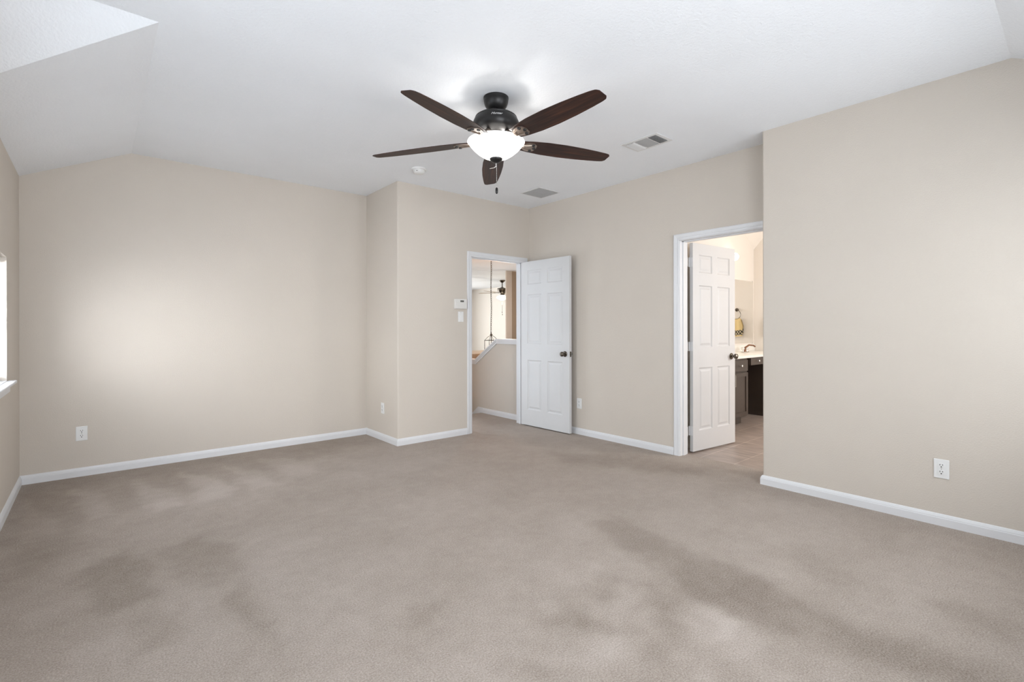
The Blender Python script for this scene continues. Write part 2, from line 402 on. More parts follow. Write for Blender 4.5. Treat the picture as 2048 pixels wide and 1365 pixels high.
def carpet_mesh(name, xs, ys, nap):
    me = bpy.data.meshes.new(name); ny, nx = len(ys), len(xs)
    X, Y = np.meshgrid(xs, ys); co = np.stack([X, Y, np.zeros_like(X)], -1).reshape(-1, 3)
    i = np.arange(ny * nx).reshape(ny, nx); q = np.stack([i[:-1, :-1], i[:-1, 1:], i[1:, 1:], i[1:, :-1]], -1).reshape(-1, 4)
    me.vertices.add(len(co)); me.vertices.foreach_set('co', co.ravel())
    me.loops.add(q.size); me.loops.foreach_set('vertex_index', q.ravel().astype(np.int32))
    me.polygons.add(len(q)); me.polygons.foreach_set('loop_start', np.arange(0, q.size, 4, dtype=np.int32))
    me.update(calc_edges=True)
    a = me.attributes.new('nap', 'FLOAT', 'POINT'); a.data.foreach_set('value', nap.ravel().astype(np.float32))
    me.materials.append(CARPET); o = bpy.data.objects.new(name, me); COL.objects.link(o); o['kind'] = 'structure'; return o
carpet_mesh('floor', gx, gy, nap)
hx = np.linspace(XJ + TW, 4.25, 20); hy = np.linspace(YA, 5.65, 4)
carpet_mesh('floor_hall', hx, hy, np.full((4, 20), .5))

# baseboards, one per wall
BP = [(0, 0), (.014, 0), (.014, .046), (.0115, .050), (.0115, .054), (.009, .060), (.005, .068), (.0, .0715)]
path = [(XN, YS), (XN, YN), (XB, YN)]
def base(name, path, ext0=False, ext1=False):
    bm = B(); sweep(bm, path, BP); o = struct(name, bm, TRIM); return o
base('baseboard_near', [(XN, YS), (XN, YN), (XB, YN)])
base('baseboard_right', [(XB, D2[1] + .059), (XB, YE)])
base('baseboard_entry', [(D1[0] - .059, YE), (XJ, YE), (XJ, YA - .0001)])
base('baseboard_back', [(XJ, YA), (XC, YA)])
base('baseboard_left', [(XC, YA), (XC, YS)])
base('baseboard_front', [(XC, YS), (XN, YS)])

# ------------------------------------------------------------------ door frames
def casing(name, u0, u1, zt, place, w=.057, legs=(1, 1)):
    """door casing: mitred profile around an opening; place(u, out, z) -> world"""
    prof = [(.0, .0), (.0, .008), (.006, .011), (.018, .012), (.022, .009), (.028, .012), (.050, .017), (.057, .014), (.057, 0)]
    prof = [(a * w / .057, b) for a, b in prof]
    bm = B(); rings = []
    def ring(f): return [bm.verts.new(place(*f(a, b))) for a, b in prof]
    rings.append(ring(lambda a, b: (u0 - a, b, 0))); rings.append(ring(lambda a, b: (u0 - a, b, zt + a)))
    rings.append(ring(lambda a, b: (u1 + a, b, zt + a))); rings.append(ring(lambda a, b: (u1 + a, b, 0)))
    k = len(prof)
    for i in range(3):
        for j in range(k): bm.faces.new((rings[i][j], rings[i][(j + 1) % k], rings[i + 1][(j + 1) % k], rings[i + 1][j]))
    bm.faces.new(rings[0][::-1]); bm.faces.new(rings[3])
    return bm
# entry door frame: casing both sides, lining and stop
bm = casing('c', D1[0], D1[1], DH, lambda u, o, z: (u, YE - o, z))
struct('trim_1', bm, TRIM)
bm = casing('c', D1[0], D1[1], DH, lambda u, o, z: (u, YE + TW + o, z)); struct('trim_2', bm, TRIM)
bm = B(); e = .012
box(bm, D1[0], D1[0] + e, YE, YE + TW, 0, DH); box(bm, D1[1] - .004, D1[1], YE, YE + TW, 0, DH); box(bm, D1[0], D1[1], YE, YE + TW, DH - .004, DH + .001)
box(bm, D1[0] + e, D1[0] + e + .010, YE + .045, YE + .08, 0, DH - .004); box(bm, D1[1] - .014, D1[1] - .004, YE + .045, YE + .08, 0, DH - .004)
box(bm, D1[0] + e, D1[1] - .004, YE + .045, YE + .08, DH - .012, DH - .004)
struct('trim_3', bm, TRIM)
# bathroom door frame
bm = casing('c', D2[0], D2[1], DH, lambda u, o, z: (XB - o, u, z)); struct('trim_4', bm, TRIM)
bm = casing('c', D2[0], D2[1], DH, lambda u, o, z: (XB + TW + o, u, z)); struct('trim_5', bm, TRIM)
bm = B()
box(bm, XB, XB + TW, D2[1] - .004, D2[1], 0, DH); box(bm, XB, XB + TW, D2[0], D2[0] + .004, 0, DH); box(bm, XB, XB + TW, D2[0], D2[1], DH - .004, DH + .001)
box(bm, XB + .045, XB + .09, D2[1] - .013, D2[1] - .004, 0, DH - .004); box(bm, XB + .045, XB + .09, D2[0] + .004, D2[0] + .013, 0, DH - .004)
box(bm, XB + .045, XB + .09, D2[0] + .004, D2[1] - .004, DH - .013, DH - .004)
struct('trim_6', bm, TRIM)

# ------------------------------------------------------------------ six-panel doors
def door_leaf_bm(W, Ht, T=.035):
    """leaf in x 0..W, y 0..T, z 0..Ht with six raised panels on both faces"""
    bm = B(); st = .110 * W / .81; mu = .100 * W / .81; pw = (W - 2 * st - mu) / 2
    us = [0, st, st + pw, st + pw + mu, W - st, W]
    zo = [0, .195, .81, 1.01, 1.62, 1.745, 1.920, Ht]
    zs = [z * Ht / 2.03 for z in zo[:-1]] + [Ht]
    for side in (0, 1):
        y = 0 if side == 0 else T; s = 1 if side == 0 else -1
        for i in range(5):
            for j in range(7):
                a, b, c, d = us[i], us[i + 1], zs[j], zs[j + 1]
                rects = [(0, 0)]
                if i in (1, 3) and j in (1, 3, 5): rects = [(0, 0), (.004, .004), (.012, .0085), (.022, .0085), (.040, .003)]
                prev = None
                for ins, dep in rects:
                    q = [bm.verts.new((a + ins, y + s * dep, c + ins)), bm.verts.new((b - ins, y + s * dep, c + ins)),
                         bm.verts.new((b - ins, y + s * dep, d - ins)), bm.verts.new((a + ins, y + s * dep, d - ins))]
                    if prev:
                        for k in range(4): bm.faces.new((prev[k], prev[(k + 1) % 4], q[(k + 1) % 4], q[k]))
                    prev = q
                bm.faces.new(prev)
    bmesh.ops.remove_doubles(bm, verts=bm.verts, dist=1e-5)
    lo = [bm.verts.new(p) for p in ((0, 0, 0), (W, 0, 0), (W, T, 0), (0, T, 0))]; hi = [bm.verts.new((v.co.x, v.co.y, Ht)) for v in lo]
    bm.faces.new(lo[::-1]); bm.faces.new(hi)
    for k in range(4):
        if k in (1, 3): bm.faces.new((lo[k], lo[(k + 1) % 4], hi[(k + 1) % 4], hi[k]))
    return bm
def knob_bm(y0, s, x, z):
    """round knob with rose, axis along local y"""
    bm = B(); m = Matrix.Translation((x, y0, z)) @ Matrix.Rotation(-s * PI / 2, 4, 'X') if False else Matrix.Translation((x, y0, z)) @ Matrix.Rotation(PI / 2 if s < 0 else -PI / 2, 4, 'X')
    lathe(bm, [(.0, .0), (.033, .0), (.033, .004), (.028, .009), (.014, .012), (.011, .030), (.016, .036), (.026, .042), (.029, .052), (.026, .062), (.015, .069), (0, .070)], n=32, mtx=m)
    return bm
def make_door(name, W, hinge, ang, label, parts_flip, cat='door', knob_mat=None, kz=.905):
    o = obj(name, door_leaf_bm(W, 2.028), DOORM)
    o.location = hinge; o.rotation_euler = (0, 0, ang)
    o['kind'] = 'structure'; tag(o, label, cat)
    for s, y in ((-1, 0), (1, .035)):
        obj('door_knob', knob_bm(y, s, W - .068, kz), knob_mat, o, True, local=True)['label'] = 'dark round door knob'
    bm = B(); box(bm, W, W + .0015, .006, .029, kz - .03, kz + .03); box(bm, W + .0015, W + .010, .012, .023, kz - .008, kz + .010, .002)
    obj('latch_plate', bm, knob_mat, o, local=True)
    for hz in (.20, 1.02, 1.84):
        bm = B(); hy = parts_flip
        lathe(bm, [(0, hz - .045), (.0065, hz - .045), (.0065, hz + .045), (0, hz + .045)], -.006, hy, n=14)
        box(bm, -.0015, 0, .002, .033, hz - .044, hz + .044)
        if hy < .01: box(bm, -.028, -.0015, hy - .003, hy, hz - .044, hz + .044)
        obj('hinge', bm, TRIM if name == 'door_2' else CHROME, o, True, local=True)
    return o
# leaf 1: face toward the camera is local y=0 for a leaf running along -y
a1 = math.atan2(3.829 - 4.630, 4.115 - 4.093)
make_door('door_1', .800, (4.093, 4.622, .012), a1, 'white six-panel bedroom entry door swung open against the beige wall', .038, knob_mat=PEWTER)
# leaf 2 swings into the bathroom; near face runs (4.402,2.492)->(5.125,2.415)
p0 = Vector((4.412, 2.478)); p1 = Vector((5.131, 2.407)); a2 = math.atan2(p1.y - p0.y, p1.x - p0.x)
W2_ = (p1 - p0).length
make_door('door_2', W2_, (p0.x, p0.y, .014), a2, 'white six-panel bathroom door standing ajar over the tiles', .038, knob_mat=PEWTER)
# jamb leaves of the bathroom hinges
bm = B()
for hz in (.214, 1.034, 1.854): box(bm, XB + .092, XB + TW + .003, D2[1] - .007, D2[1] - .004, hz - .044, hz + .044)
o = obj('trim_7', bm, TRIM); o['kind'] = 'structure'

# ------------------------------------------------------------------ windows
def window(name, axis, u0, u1, z0, z1, wallc, s, slats=True):
    """axis 'x': pane normal along x at wall coordinate wallc; s = direction to outside"""
    def bx(bm, a, b, c, d, e, f, bev=0):   # u, depth(outwards), z
        if axis == 'x': box(bm, wallc + s * c, wallc + s * d, a, b, e, f, bev)
        else: box(bm, a, b, wallc + s * c, wallc + s * d, e, f, bev)
    r = empty(name, (wallc, (u0 + u1) / 2, z0) if axis == 'x' else ((u0 + u1) / 2, wallc, z0)); r['kind'] = 'structure'
    bm = B(); f = .035
    for a, b, e, g in ((u0, u0 + f, z0, z1), (u1 - f, u1, z0, z1), (u0, u1, z0, z0 + f), (u0, u1, z1 - f, z1)): bx(bm, a, b, .085, .125, e, g)
    zm = (z0 + z1) / 2; bx(bm, u0, u1, .09, .12, zm - .015, zm + .015)
    obj('window_frame', bm, TRIM, r)
    bm = B(); bx(bm, u0 + .02, u1 - .02, .103, .107, z0 + .02, z1 - .02); obj('window_pane', bm, GLASS, r)
    bm = B(); bx(bm, u0 - .055, u1 + .055, -.045, 0, z0 - .020, z0, .004); bx(bm, u0, u1, -.002, .085, z0 - .001, z0 + .004)
    obj('window_sill', bm, TRIM, r)
    bm = B(); bx(bm, u0 - .03, u1 + .03, -.014, 0, z0 - .075, z0 - .020, .003); obj('apron', bm, TRIM, r)
    if slats:
        bm = B(); k = int((z1 - z0 - .10) / .042)
        for i in range(k):
            z = z0 + .06 + i * .042
            t = bmesh.new(); bmesh.ops.create_cube(t, size=1)
            L = (u1 - u0 - .02)
            for v in t.verts: v.co = Vector((v.co.x * L, v.co.y * .045, v.co.z * .0025))
            bmesh.ops.rotate(t, verts=t.verts, cent=(0, 0, 0), matrix=Matrix.Rotation(math.radians(12), 3, 'X'))
            if axis == 'x': mt = Matrix.Translation((wallc + s * .05, (u0 + u1) / 2, z)) @ Matrix.Rotation(PI / 2, 4, 'Z')
            else: mt = Matrix.Translation(((u0 + u1) / 2, wallc + s * .05, z))
            join(bm, t, mt)
        obj('blind_slats', bm, BLIND, r)
        bm = B(); bx(bm, u0 + .01, u1 - .01, .028, .075, z1 - .045, z1 - .002); obj('head_rail', bm, BLIND, r)
        bm = B(); bx(bm, u0 + .01, u1 - .01, .03, .07, z0 + .012, z0 + .034, .003); obj('bottom_rail', bm, BLIND, r)
        bm = B()
        uu = u1 - .10
        for q in (0, .018):
            p = (wallc + s * .02, uu + q, 0) if axis == 'x' else (uu + q, wallc + s * .02, 0)
            tube(bm, [(p[0], p[1], z1 - .05), (p[0], p[1], z0 + .33 + q)], .0012, 6)
            lathe(bm, [(0, z0 + .30 + q), (.006, z0 + .302 + q), (.004, z0 + .33 + q), (0, z0 + .331 + q)], p[0], p[1], n=10)
        obj('blind_cord', bm, BLIND, r)
    return r
window('window_1', 'x', W1[0], W1[1], W1[2], W1[3], XC, -1)
window('window_2', 'x', W2[0], W2[1], W2[2], W2[3], XC, -1, False)
window('window_3', 'y', W3[0], W3[1], W3[2], W3[3], YS, -1, False)
window('added_window', 'y', W4[0], W4[1], W4[2], W4[3], YS, -1, False)  # added behind the camera to let light onto the right floor

# ------------------------------------------------------------------ electrical plates (local: plate in xz, facing -y)
def copy_tree(o, parent=None):
    c = o.copy(); COL.objects.link(c); c.parent = parent
    for ch in list(o.children): copy_tree(ch, c)
    return c
def make_outlet():
    bm = B(); box(bm, -.0365, .0365, -.0055, 0, -.0585, .0585, .003, 2)
    r = obj('wall_outlet', bm, PLAST)
    for zc in (.0205, -.0205):
        bm = B(); t = bmesh.new()
        pts = []
        for k in range(32):
            a = 2 * PI * k / 32; pts.append((max(-.0165, min(.0165, .019 * math.cos(a))), .0155 * math.sin(a)))
        va = [t.verts.new((x, -.0085, z + zc)) for x, z in pts]; vb = [t.verts.new((x, -.004, z + zc)) for x, z in pts]
        t.faces.new(va); t.faces.new(vb[::-1])
        for k in range(32): t.faces.new((va[k], vb[k], vb[(k + 1) % 32], va[(k + 1) % 32]))
        join(bm, t); f = obj('receptacle', bm, PLAST, r)
        bm = B(); box(bm, -.0078, -.0048, -.0095, -.008, zc + .001, zc + .009); box(bm, .0048, .0078, -.0095, -.008, zc + .002, zc + .009)
        lathe(bm, [(0, 0), (.0034, 0), (.0034, .0015), (0, .0015)], n=14, mtx=Matrix.Translation((0, -.008, zc - .0075)) @ Matrix.Rotation(PI / 2, 4, 'X'))
        obj('slot', bm, DARK, f)
    bm = B(); lathe(bm, [(0, 0), (.0032, 0), (.0025, .0012), (0, .0014)], n=14, mtx=Matrix.Translation((0, -.0052, 0)) @ Matrix.Rotation(PI / 2, 4, 'X'))
    obj('screw', bm, CHROME, r)
    return r
ou = make_outlet()
spots = [((-.079, YA, .352), 0, 'white duplex outlet on the long beige wall near the window'),
         ((XN, .582, .348), -PI / 2, 'white duplex outlet on the nearer beige wall at the right'),
         ((XB, 3.772, .352), -PI / 2, 'white duplex outlet between the open entry door and the bathroom'),
         ((XJ, 4.966, .348), -PI / 2, 'white duplex outlet on the narrow wall return left of the entry')]
for i, (l, a, lab) in enumerate(spots):
    o = ou if i == 0 else copy_tree(ou)
    o.location = l; o.rotation_euler = (0, 0, a); tag(o, lab, 'outlet', 'duplex wall outlets')
# light switch
r = obj('light_switch', box(B(), -.0365, .0365, -.0055, 0, -.0585, .0585, .003, 2), PLAST)
bm = B(); box(bm, -.0165, .0165, -.009, -.004, -.033, .033, .002); obj('rocker', bm, PLAST, r, local=True)
for z in (-.048, .048):
    bm = B(); lathe(bm, [(0, 0), (.003, 0), (.0025, .001), (0, .0012)], n=12, mtx=Matrix.Translation((0, -.0052, z)) @ Matrix.Rotation(PI / 2, 4, 'X'))
    obj('screw', bm, CHROME, r, local=True)
r.location = (3.172, YE, 1.346); tag(r, 'white rocker light switch below the thermostat', 'light switch')
# thermostat
x0, x1, z0, z1 = 3.078, 3.240, 1.434, 1.545
bm = B(); box(bm, x0, x1, YE - .030, YE, z0, z1, .004, 2)
r = obj('thermostat', bm, THERM); tag(r, 'off-white rectangular thermostat beside the entry door casing', 'thermostat')
obj('display', box(B(), x0 + .070, x0 + .118, YE - .0315, YE - .029, z1 - .034, z1 - .014), GREYLCD, r)
obj('cover', box(B(), x0 + .010, x1 - .022, YE - .0325, YE - .029, z0 + .008, z1 - .042, .001), THERM, r)
obj('button', box(B(), x1 - .018, x1 - .012, YE - .0325, YE - .029, z1 - .034, z1 - .018, .001), THERM, r)
bm = B(); lathe(bm, [(0, 0), (.006, 0), (.006, .0015), (0, .0015)], n=16, mtx=Matrix.Translation((x0 + .028, YE - .030, z1 - .024)) @ Matrix.Rotation(PI / 2, 4, 'X')); obj('dial', bm, THERM, r)

# ------------------------------------------------------------------ smoke detector
bm = B(); lathe(bm, [(0, H), (.071, H), (.071, H - .008), (.066, H - .014), (0, H - .014)], 2.366, 4.143)
r = obj('smoke_detector', bm, PLAST, None, True); tag(r, 'round white smoke detector on the ceiling left of the fan', 'smoke detector')
bm = B(); lathe(bm, [(.056, H - .012), (.057, H - .020), (.054, H - .036), (.046, H - .046), (.028, H - .050), (0, H - .051)], 2.366, 4.143)
obj('sensor_cover', bm, PLAST, r, True)
obj('indicator', box(B(), 2.320, 2.326, 4.105, 4.111, H - .036, H - .030), DARK, r)

# ------------------------------------------------------------------ ceiling vents
def vent_frame(bm, x0, x1, y0, y1, b, t=.006):
    for a in ((x0, x1, y0, y0 + b), (x0, x1, y1 - b, y1), (x0, x0 + b, y0 + b, y1 - b), (x1 - b, x1, y0 + b, y1 - b)):
        box(bm, a[0], a[1], a[2], a[3], H - t, H, .0015)
def slats_along(bm, axis, a0, a1, b0, b1, n, tilt, w=.018, zc=H - .006):
    """n thin louvres; axis is the direction each one runs"""
    for i in range(n):
        c = b0 + (b1 - b0) * (i + .5) / n; t = bmesh.new(); bmesh.ops.create_cube(t, size=1); L = a1 - a0
        for v in t.verts: v.co = Vector((v.co.x * L, v.co.y * w, v.co.z * .0012))
        bmesh.ops.rotate(t, verts=t.verts, cent=(0, 0, 0), matrix=Matrix.Rotation(tilt, 3, 'X'))
        mt = Matrix.Translation(((a0 + a1) / 2, c, zc)) if axis == 'x' else Matrix.Translation((c, (a0 + a1) / 2, zc)) @ Matrix.Rotation(PI / 2, 4, 'Z')
        join(bm, t, mt)
vx0, vx1, vy0, vy1 = 3.335, 3.572, 2.176, 2.516
r = empty('ceiling_vent', ((vx0 + vx1) / 2, (vy0 + vy1) / 2, H)); tag(r, 'white supply air register on the ceiling right of the fan, nearer the camera', 'vent', 'ceiling air registers')
bm = B(); vent_frame(bm, vx0, vx1, vy0, vy1, .030)
for y in (2.283, 2.400): box(bm, vx0 + .03, vx1 - .03, y - .004, y + .004, H - .006, H - .001)
obj('frame', bm, VENTW, r)
obj('duct_shade_sheet', box(B(), vx0 + .02, vx1 - .02, vy0 + .02, vy1 - .02, H - .0022, H - .0005), DUCTSHADE, r)  # thin dark sheet painted as the shaded hollow of the duct
g = B(); slats_along(g, 'x', vx0 + .03, vx1 - .03, 2.408, vy1 - .03, 5, -.70, .016, H - .009); obj('louvres', g, VENTW, r)
g = B(); slats_along(g, 'y', 2.287, 2.396, vx0 + .03, vx1 - .03, 14, .5, .010, H - .007); obj('louvres', g, VENTSHADE, r)  # same louvres as the white ones, shade put into the colour
g = B(); slats_along(g, 'x', vx0 + .03, vx1 - .03, vy0 + .03, 2.279, 6, 1.0, .010, H - .007)
slats_along(g, 'y', vy0 + .03, 2.279, vx0 + .03, vx1 - .03, 10, PI / 2, .003, H - .004); obj('louvres', g, VENTSHADE, r)
rx0, rx1, ry0, ry1 = 3.655, 3.982, 3.835, 4.145
r = empty('ceiling_vent', ((rx0 + rx1) / 2, (ry0 + ry1) / 2, H)); tag(r, 'square return air grille with two fine panels near the ceiling corner', 'vent', 'ceiling air registers')
bm = B(); vent_frame(bm, rx0, rx1, ry0, ry1, .018); ym = (ry0 + ry1) / 2
box(bm, rx0 + .018, rx1 - .018, ym - .004, ym + .004, H - .006, H - .001); obj('frame', bm, VENTW, r)
obj('duct_shade_sheet', box(B(), rx0 + .01, rx1 - .01, ry0 + .01, ry1 - .01, H - .0022, H - .0005), DUCTSHADE, r)  # dark sheet again stands for the shade behind the grille
for a, b in ((ry0 + .018, ym - .004), (ym + .004, ry1 - .018)):
    g = B(); slats_along(g, 'y', a, b, rx0 + .018, rx1 - .018, 24, .55, .010, H - .007); obj('louvres', g, VENTSHADE, r)

# ------------------------------------------------------------------ ceiling fan
FX, FY = 2.026, 2.537
fan = empty('ceiling_fan', (FX, FY, H)); tag(fan, 'large dark bronze ceiling fan with five walnut blades and a lit glass bowl', 'ceiling fan')
bm = B(); lathe(bm, [(0, H), (.083, H), (.083, H - .010), (.080, H - .018), (.081, H - .022), (.079, H - .036), (.070, H - .060), (.054, H - .078), (.046, H - .084), (.041, H - .080), (0, H - .080)], FX, FY)
obj('canopy', bm, BRONZE, fan, True)
bm = B(); lathe(bm, [(.0, H - .078), (.034, H - .078), (.038, H - .090), (.032, H - .104), (.032, H - .114), (0, H - .114)], FX, FY); obj('hanger_ball', bm, BRONZE, fan, True)
zt = 2.630
bm = B(); lathe(bm, [(0, zt - 0), (0.05, zt - 0), (0.092, zt - 0.00342), (0.122, zt - 0.01197), (0.136, zt - 0.021375), (0.139, zt - 0.026505), (0.138, zt - 0.029925), (0.146, zt - 0.04275), (0.1525, zt - 0.05985), (0.153, zt - 0.07866), (0.147, zt - 0.09918), (0.13, zt - 0.12141), (0.104, zt - 0.1368), (0.085, zt - 0.14364), (0, zt - 0.14364)], FX, FY, n=64)
motor = obj('motor_housing', bm, BRONZE, fan, True)
# maker's script on the housing, cast as raised letters
cu_ = bpy.data.curves.new('script', 'FONT'); cu_.body = 'Hunter'; cu_.size = .024; cu_.extrude = .0006; cu_.shear = .45; cu_.align_x = 'CENTER'; cu_.offset = .0002
to = bpy.data.objects.new('script', cu_); COL.objects.link(to); bpy.context.view_layer.update()
me = bpy.data.meshes.new_from_object(to.evaluated_get(bpy.context.evaluated_depsgraph_get())); bpy.data.objects.remove(to)
lg = bpy.data.objects.new('maker_script', me); COL.objects.link(lg); me.materials.append(SILV); lg.parent = motor
ca = math.atan2(-FY, -FX) ; nd = Vector((math.cos(ca), math.sin(ca), .0))
ca += .02
for v in me.vertices:      # wrap the letters round the housing
    x, y, z = v.co; zz = zt - .062 + y * .85; tt = (zt - zz)
    prof = [(.138, .030), (.146, .043), (.1525, .060), (.153, .079)]
    rr = np.interp(tt, [p[1] for p in prof], [p[0] for p in prof]) + .0006 + z
    a = ca + x / .150
    v.co = Vector((rr * math.cos(a), rr * math.sin(a), zz - H))
lg['label'] = 'silver maker script'
# switch housing and light fitter
bm = B(); lathe(bm, [(0, 2.490), (.080, 2.490), (.086, 2.480), (.086, 2.468), (.070, 2.460), (.055, 2.456), (0, 2.456)], FX, FY); obj('switch_housing', bm, IRON, fan, True)
# blades and irons
tips = [(2.4189, -160.2), (2.4574, -88.3), (2.4594, -16.8), (2.4231, 54.5), (2.4144, 127.5)]
def blade_bm():
    """blade from r .20 to .875 along +x, width along y, thin, pitched"""
    bm = B(); r0, r1 = .185, .875; n = 40; T = .0035
    prof = [(0, .054), (.10, .067), (.25, .078), (.45, .081), (.65, .075), (.82, .065), (.93, .056), (.972, .050), (.988, .042), (1, .030)]
    ts = [k / n for k in range(n + 1)] + [.985, .995]; ts = sorted(set(ts)); rows = []
    uvl = bm.loops.layers.uv.new('UVMap')
    for t in ts:
        w = float(np.interp(t, [p[0] for p in prof], [p[1] for p in prof])); x = r0 + (r1 - r0) * t
        rows.append([bm.verts.new((x, w * q, 0)) for q in (-1, -.6, -.2, .2, .6, 1)])
    top = [[bm.verts.new((v.co.x, v.co.y, T)) for v in rw] for rw in rows]
    for R, fl in ((rows, 1), (top, 0)):
        for i in range(len(R) - 1):
            for j in range(5):
                q = (R[i][j], R[i + 1][j], R[i + 1][j + 1], R[i][j + 1]); bm.faces.new(q[::-1] if fl else q)
    for i in range(len(rows) - 1):
        for j in (0, 5): bm.faces.new((rows[i][j], rows[i + 1][j], top[i + 1][j], top[i][j]))
    for k in (0, -1):
        for j in range(5): bm.faces.new((rows[k][j], rows[k][j + 1], top[k][j + 1], top[k][j]))
    for f in bm.faces:
        for lp in f.loops: lp[uvl].uv = (lp.vert.co.x, lp.vert.co.y)
    return bm
def iron_bm():
    bm = B()
    # arm that drops from the hub, then a flared plate beneath the blade
    tube(bm, [(.085, 0, .040), (.115, 0, .036), (.145, 0, .014), (.175, 0, -.004), (.20, 0, -.006)], [.013, .014, .013, .012, .010], 12)
    t = bmesh.new(); pts = [(.155, -.016), (.19, -.024), (.225, -.046), (.262, -.050), (.285, -.034), (.292, 0), (.285, .034), (.262, .050), (.225, .046), (.19, .024), (.155, .016)]
    a = [t.verts.new((x, y, -.0055)) for x, y in pts]; b = [t.verts.new((x, y, -.0005)) for x, y in pts]
    t.faces.new(a[::-1]); t.faces.new(b)
    for i in range(len(pts)): t.faces.new((a[i], a[(i + 1) % len(pts)], b[(i + 1) % len(pts)], b[i]))
    join(bm, t)
    tube(bm, [(.17, -.010, -.006), (.215, -.022, -.008), (.255, -.034, -.006)], .004, 8); tube(bm, [(.17, .010, -.006), (.215, .022, -.008), (.255, .034, -.006)], .004, 8)
    return bm
def boss_bm(p):
    bm = B()
    if True:
        lathe(bm, [(0, -.012), (.010, -.0115), (.012, -.008), (.012, -.005), (0, -.005)], n=18, mtx=Matrix.Translation((p[0], p[1], 0)))
    return bm
ROOTZ = 2.448; PITCH = math.radians(10)
for k, (z, a) in enumerate(tips):
    droop = math.atan2(z - ROOTZ, .875 - .10)
    m = Matrix.Rotation(math.radians(a), 4, 'Z') @ Matrix.Translation((.10, 0, ROOTZ - H)) @ Matrix.Rotation(-droop, 4, 'Y') @ Matrix.Rotation(-PITCH, 4, 'X') @ Matrix.Translation((-.10, 0, 0))
    bl = blade_bm(); bmesh.ops.transform(bl, matrix=m, verts=bl.verts); b_ = obj('blade', bl, WOOD, fan, local=True)
    for me_ in (b_.data,):
        pass
    ir = iron_bm(); bmesh.ops.transform(ir, matrix=m, verts=ir.verts); i_ = obj('blade_iron', ir, IRON, fan, True, local=True)
    for q in ((.258, -.034), (.258, .034), (.276, 0)):
        bo = boss_bm(q); bmesh.ops.transform(bo, matrix=m, verts=bo.verts); obj('screw', bo, BRONZE, i_, True, local=True)
# glass bowl
bm = B(); lathe(bm, [(0.1879, 2.449), (0.1898, 2.445), (0.1879, 2.44), (0.1809, 2.434), (0.1701, 2.42), (0.1503, 2.398), (0.1206, 2.372), (0.0869, 2.35), (0.0495, 2.337), (0.0119, 2.334), (0.0119, 2.338), (0.0484, 2.341), (0.084, 2.354), (0.1176, 2.376), (0.1473, 2.402), (0.167, 2.424), (0.1779, 2.438), (0.1829, 2.447), (0.1879, 2.449)], FX, FY, n=72)
obj('glass_bowl', bm, BOWL, fan, True)['label'] = 'lit frosted white glass bowl'
bm = B(); lathe(bm, [(0, 2.460), (.006, 2.460), (.006, 2.34), (0, 2.34)], FX, FY, n=12); obj('centre_rod', bm, IRON, fan, True)
bm = B(); lathe(bm, [(.012, 2.340), (.042, 2.340), (.042, 2.333), (.037, 2.323), (.022, 2.312), (.008, 2.307), (0, 2.307)], FX, FY); fn = obj('finial', bm, BRONZE, fan, True)
# pull chains
bm = B(); lathe(bm, [(0, 2.310), (.005, 2.310), (.005, 2.288), (0, 2.286)], FX, FY, n=12)
for k in range(34): lathe(bm, [(0, .0022), (.0016, .0012), (.0019, 0), (.0016, -.0012), (0, -.0022)], n=8, mtx=Matrix.Translation((FX + .002, FY - .003, 2.284 - k * .0042)))
pc = obj('pull_chain', bm, CHROME, fan, True)
bm = B(); lathe(bm, [(0, 2.148), (.003, 2.147), (.0078, 2.140), (.0085, 2.125), (.0078, 2.110), (.003, 2.104), (0, 2.104)], FX + .002, FY - .003, n=16); obj('pull_fob', bm, BRONZE, pc, True)
bm = B(); tube(bm, [(FX - .0, FY, 2.286), (FX - .012, FY + .010, 2.276), (FX - .030, FY + .030, 2.272)], .0016, 8); obj('pull_chain', bm, CHROME, fan, True)
for s in (-1, 1):
    point('fan_bulb', (FX + s * .064, FY - s * .052, 2.380), 2.6, (1, .965, .92), .022)
point('fan_bowl_glow', (FX, FY, 2.25), .01, (1, .97, .93), .1)

# ------------------------------------------------------------------ bathroom
BXE, BYN, BYS = 7.77, 3.35, -.41
struct('floor_bathroom', box(B(), 4.33, BXE, BYS, BYN, -.03, 0), TILE)
bm = B(); box(bm, XB + TW, 5.36, 2.62, BYN + TW, -.03, 3.0); struct('wall_bath_left', bm, HWALL)
bm = B(); box(bm, 5.36, BXE + TW, BYN, BYN + TW, -.03, 3.0); struct('wall_bath_back', bm, HWALL)
bm = B(); box(bm, BXE, BXE + TW, BYS, BYN, -.03, 3.0); struct('wall_bath_right', bm, HWALL)
bm = B()
wall_with_holes(bm, [XB + TW, 5.5, 7.1, BXE + TW], [-.03, 1.0, 2.2, 3.0], lambda u, z: 5.5 < u < 7.1 and 1 < z < 2.2, lambda a, b, c, d: box(bm, a, b, BYS - TW, BYS, c, d))
struct('wall_bath_front', bm, HWALL)
window('window_5', 'y', 5.5, 7.1, 1.0, 2.2, BYS, -1, False)
bm = B(); box(bm, XB + TW, BXE, BYS, BYN, 2.90, 3.0)
slab(bm, [(BXE, BYN, 2.42), (7.10, BYN, 2.90), (BXE, 2.95, 2.90)], (.02, .02, .08)); struct('ceiling_bathroom', bm, HWALL)

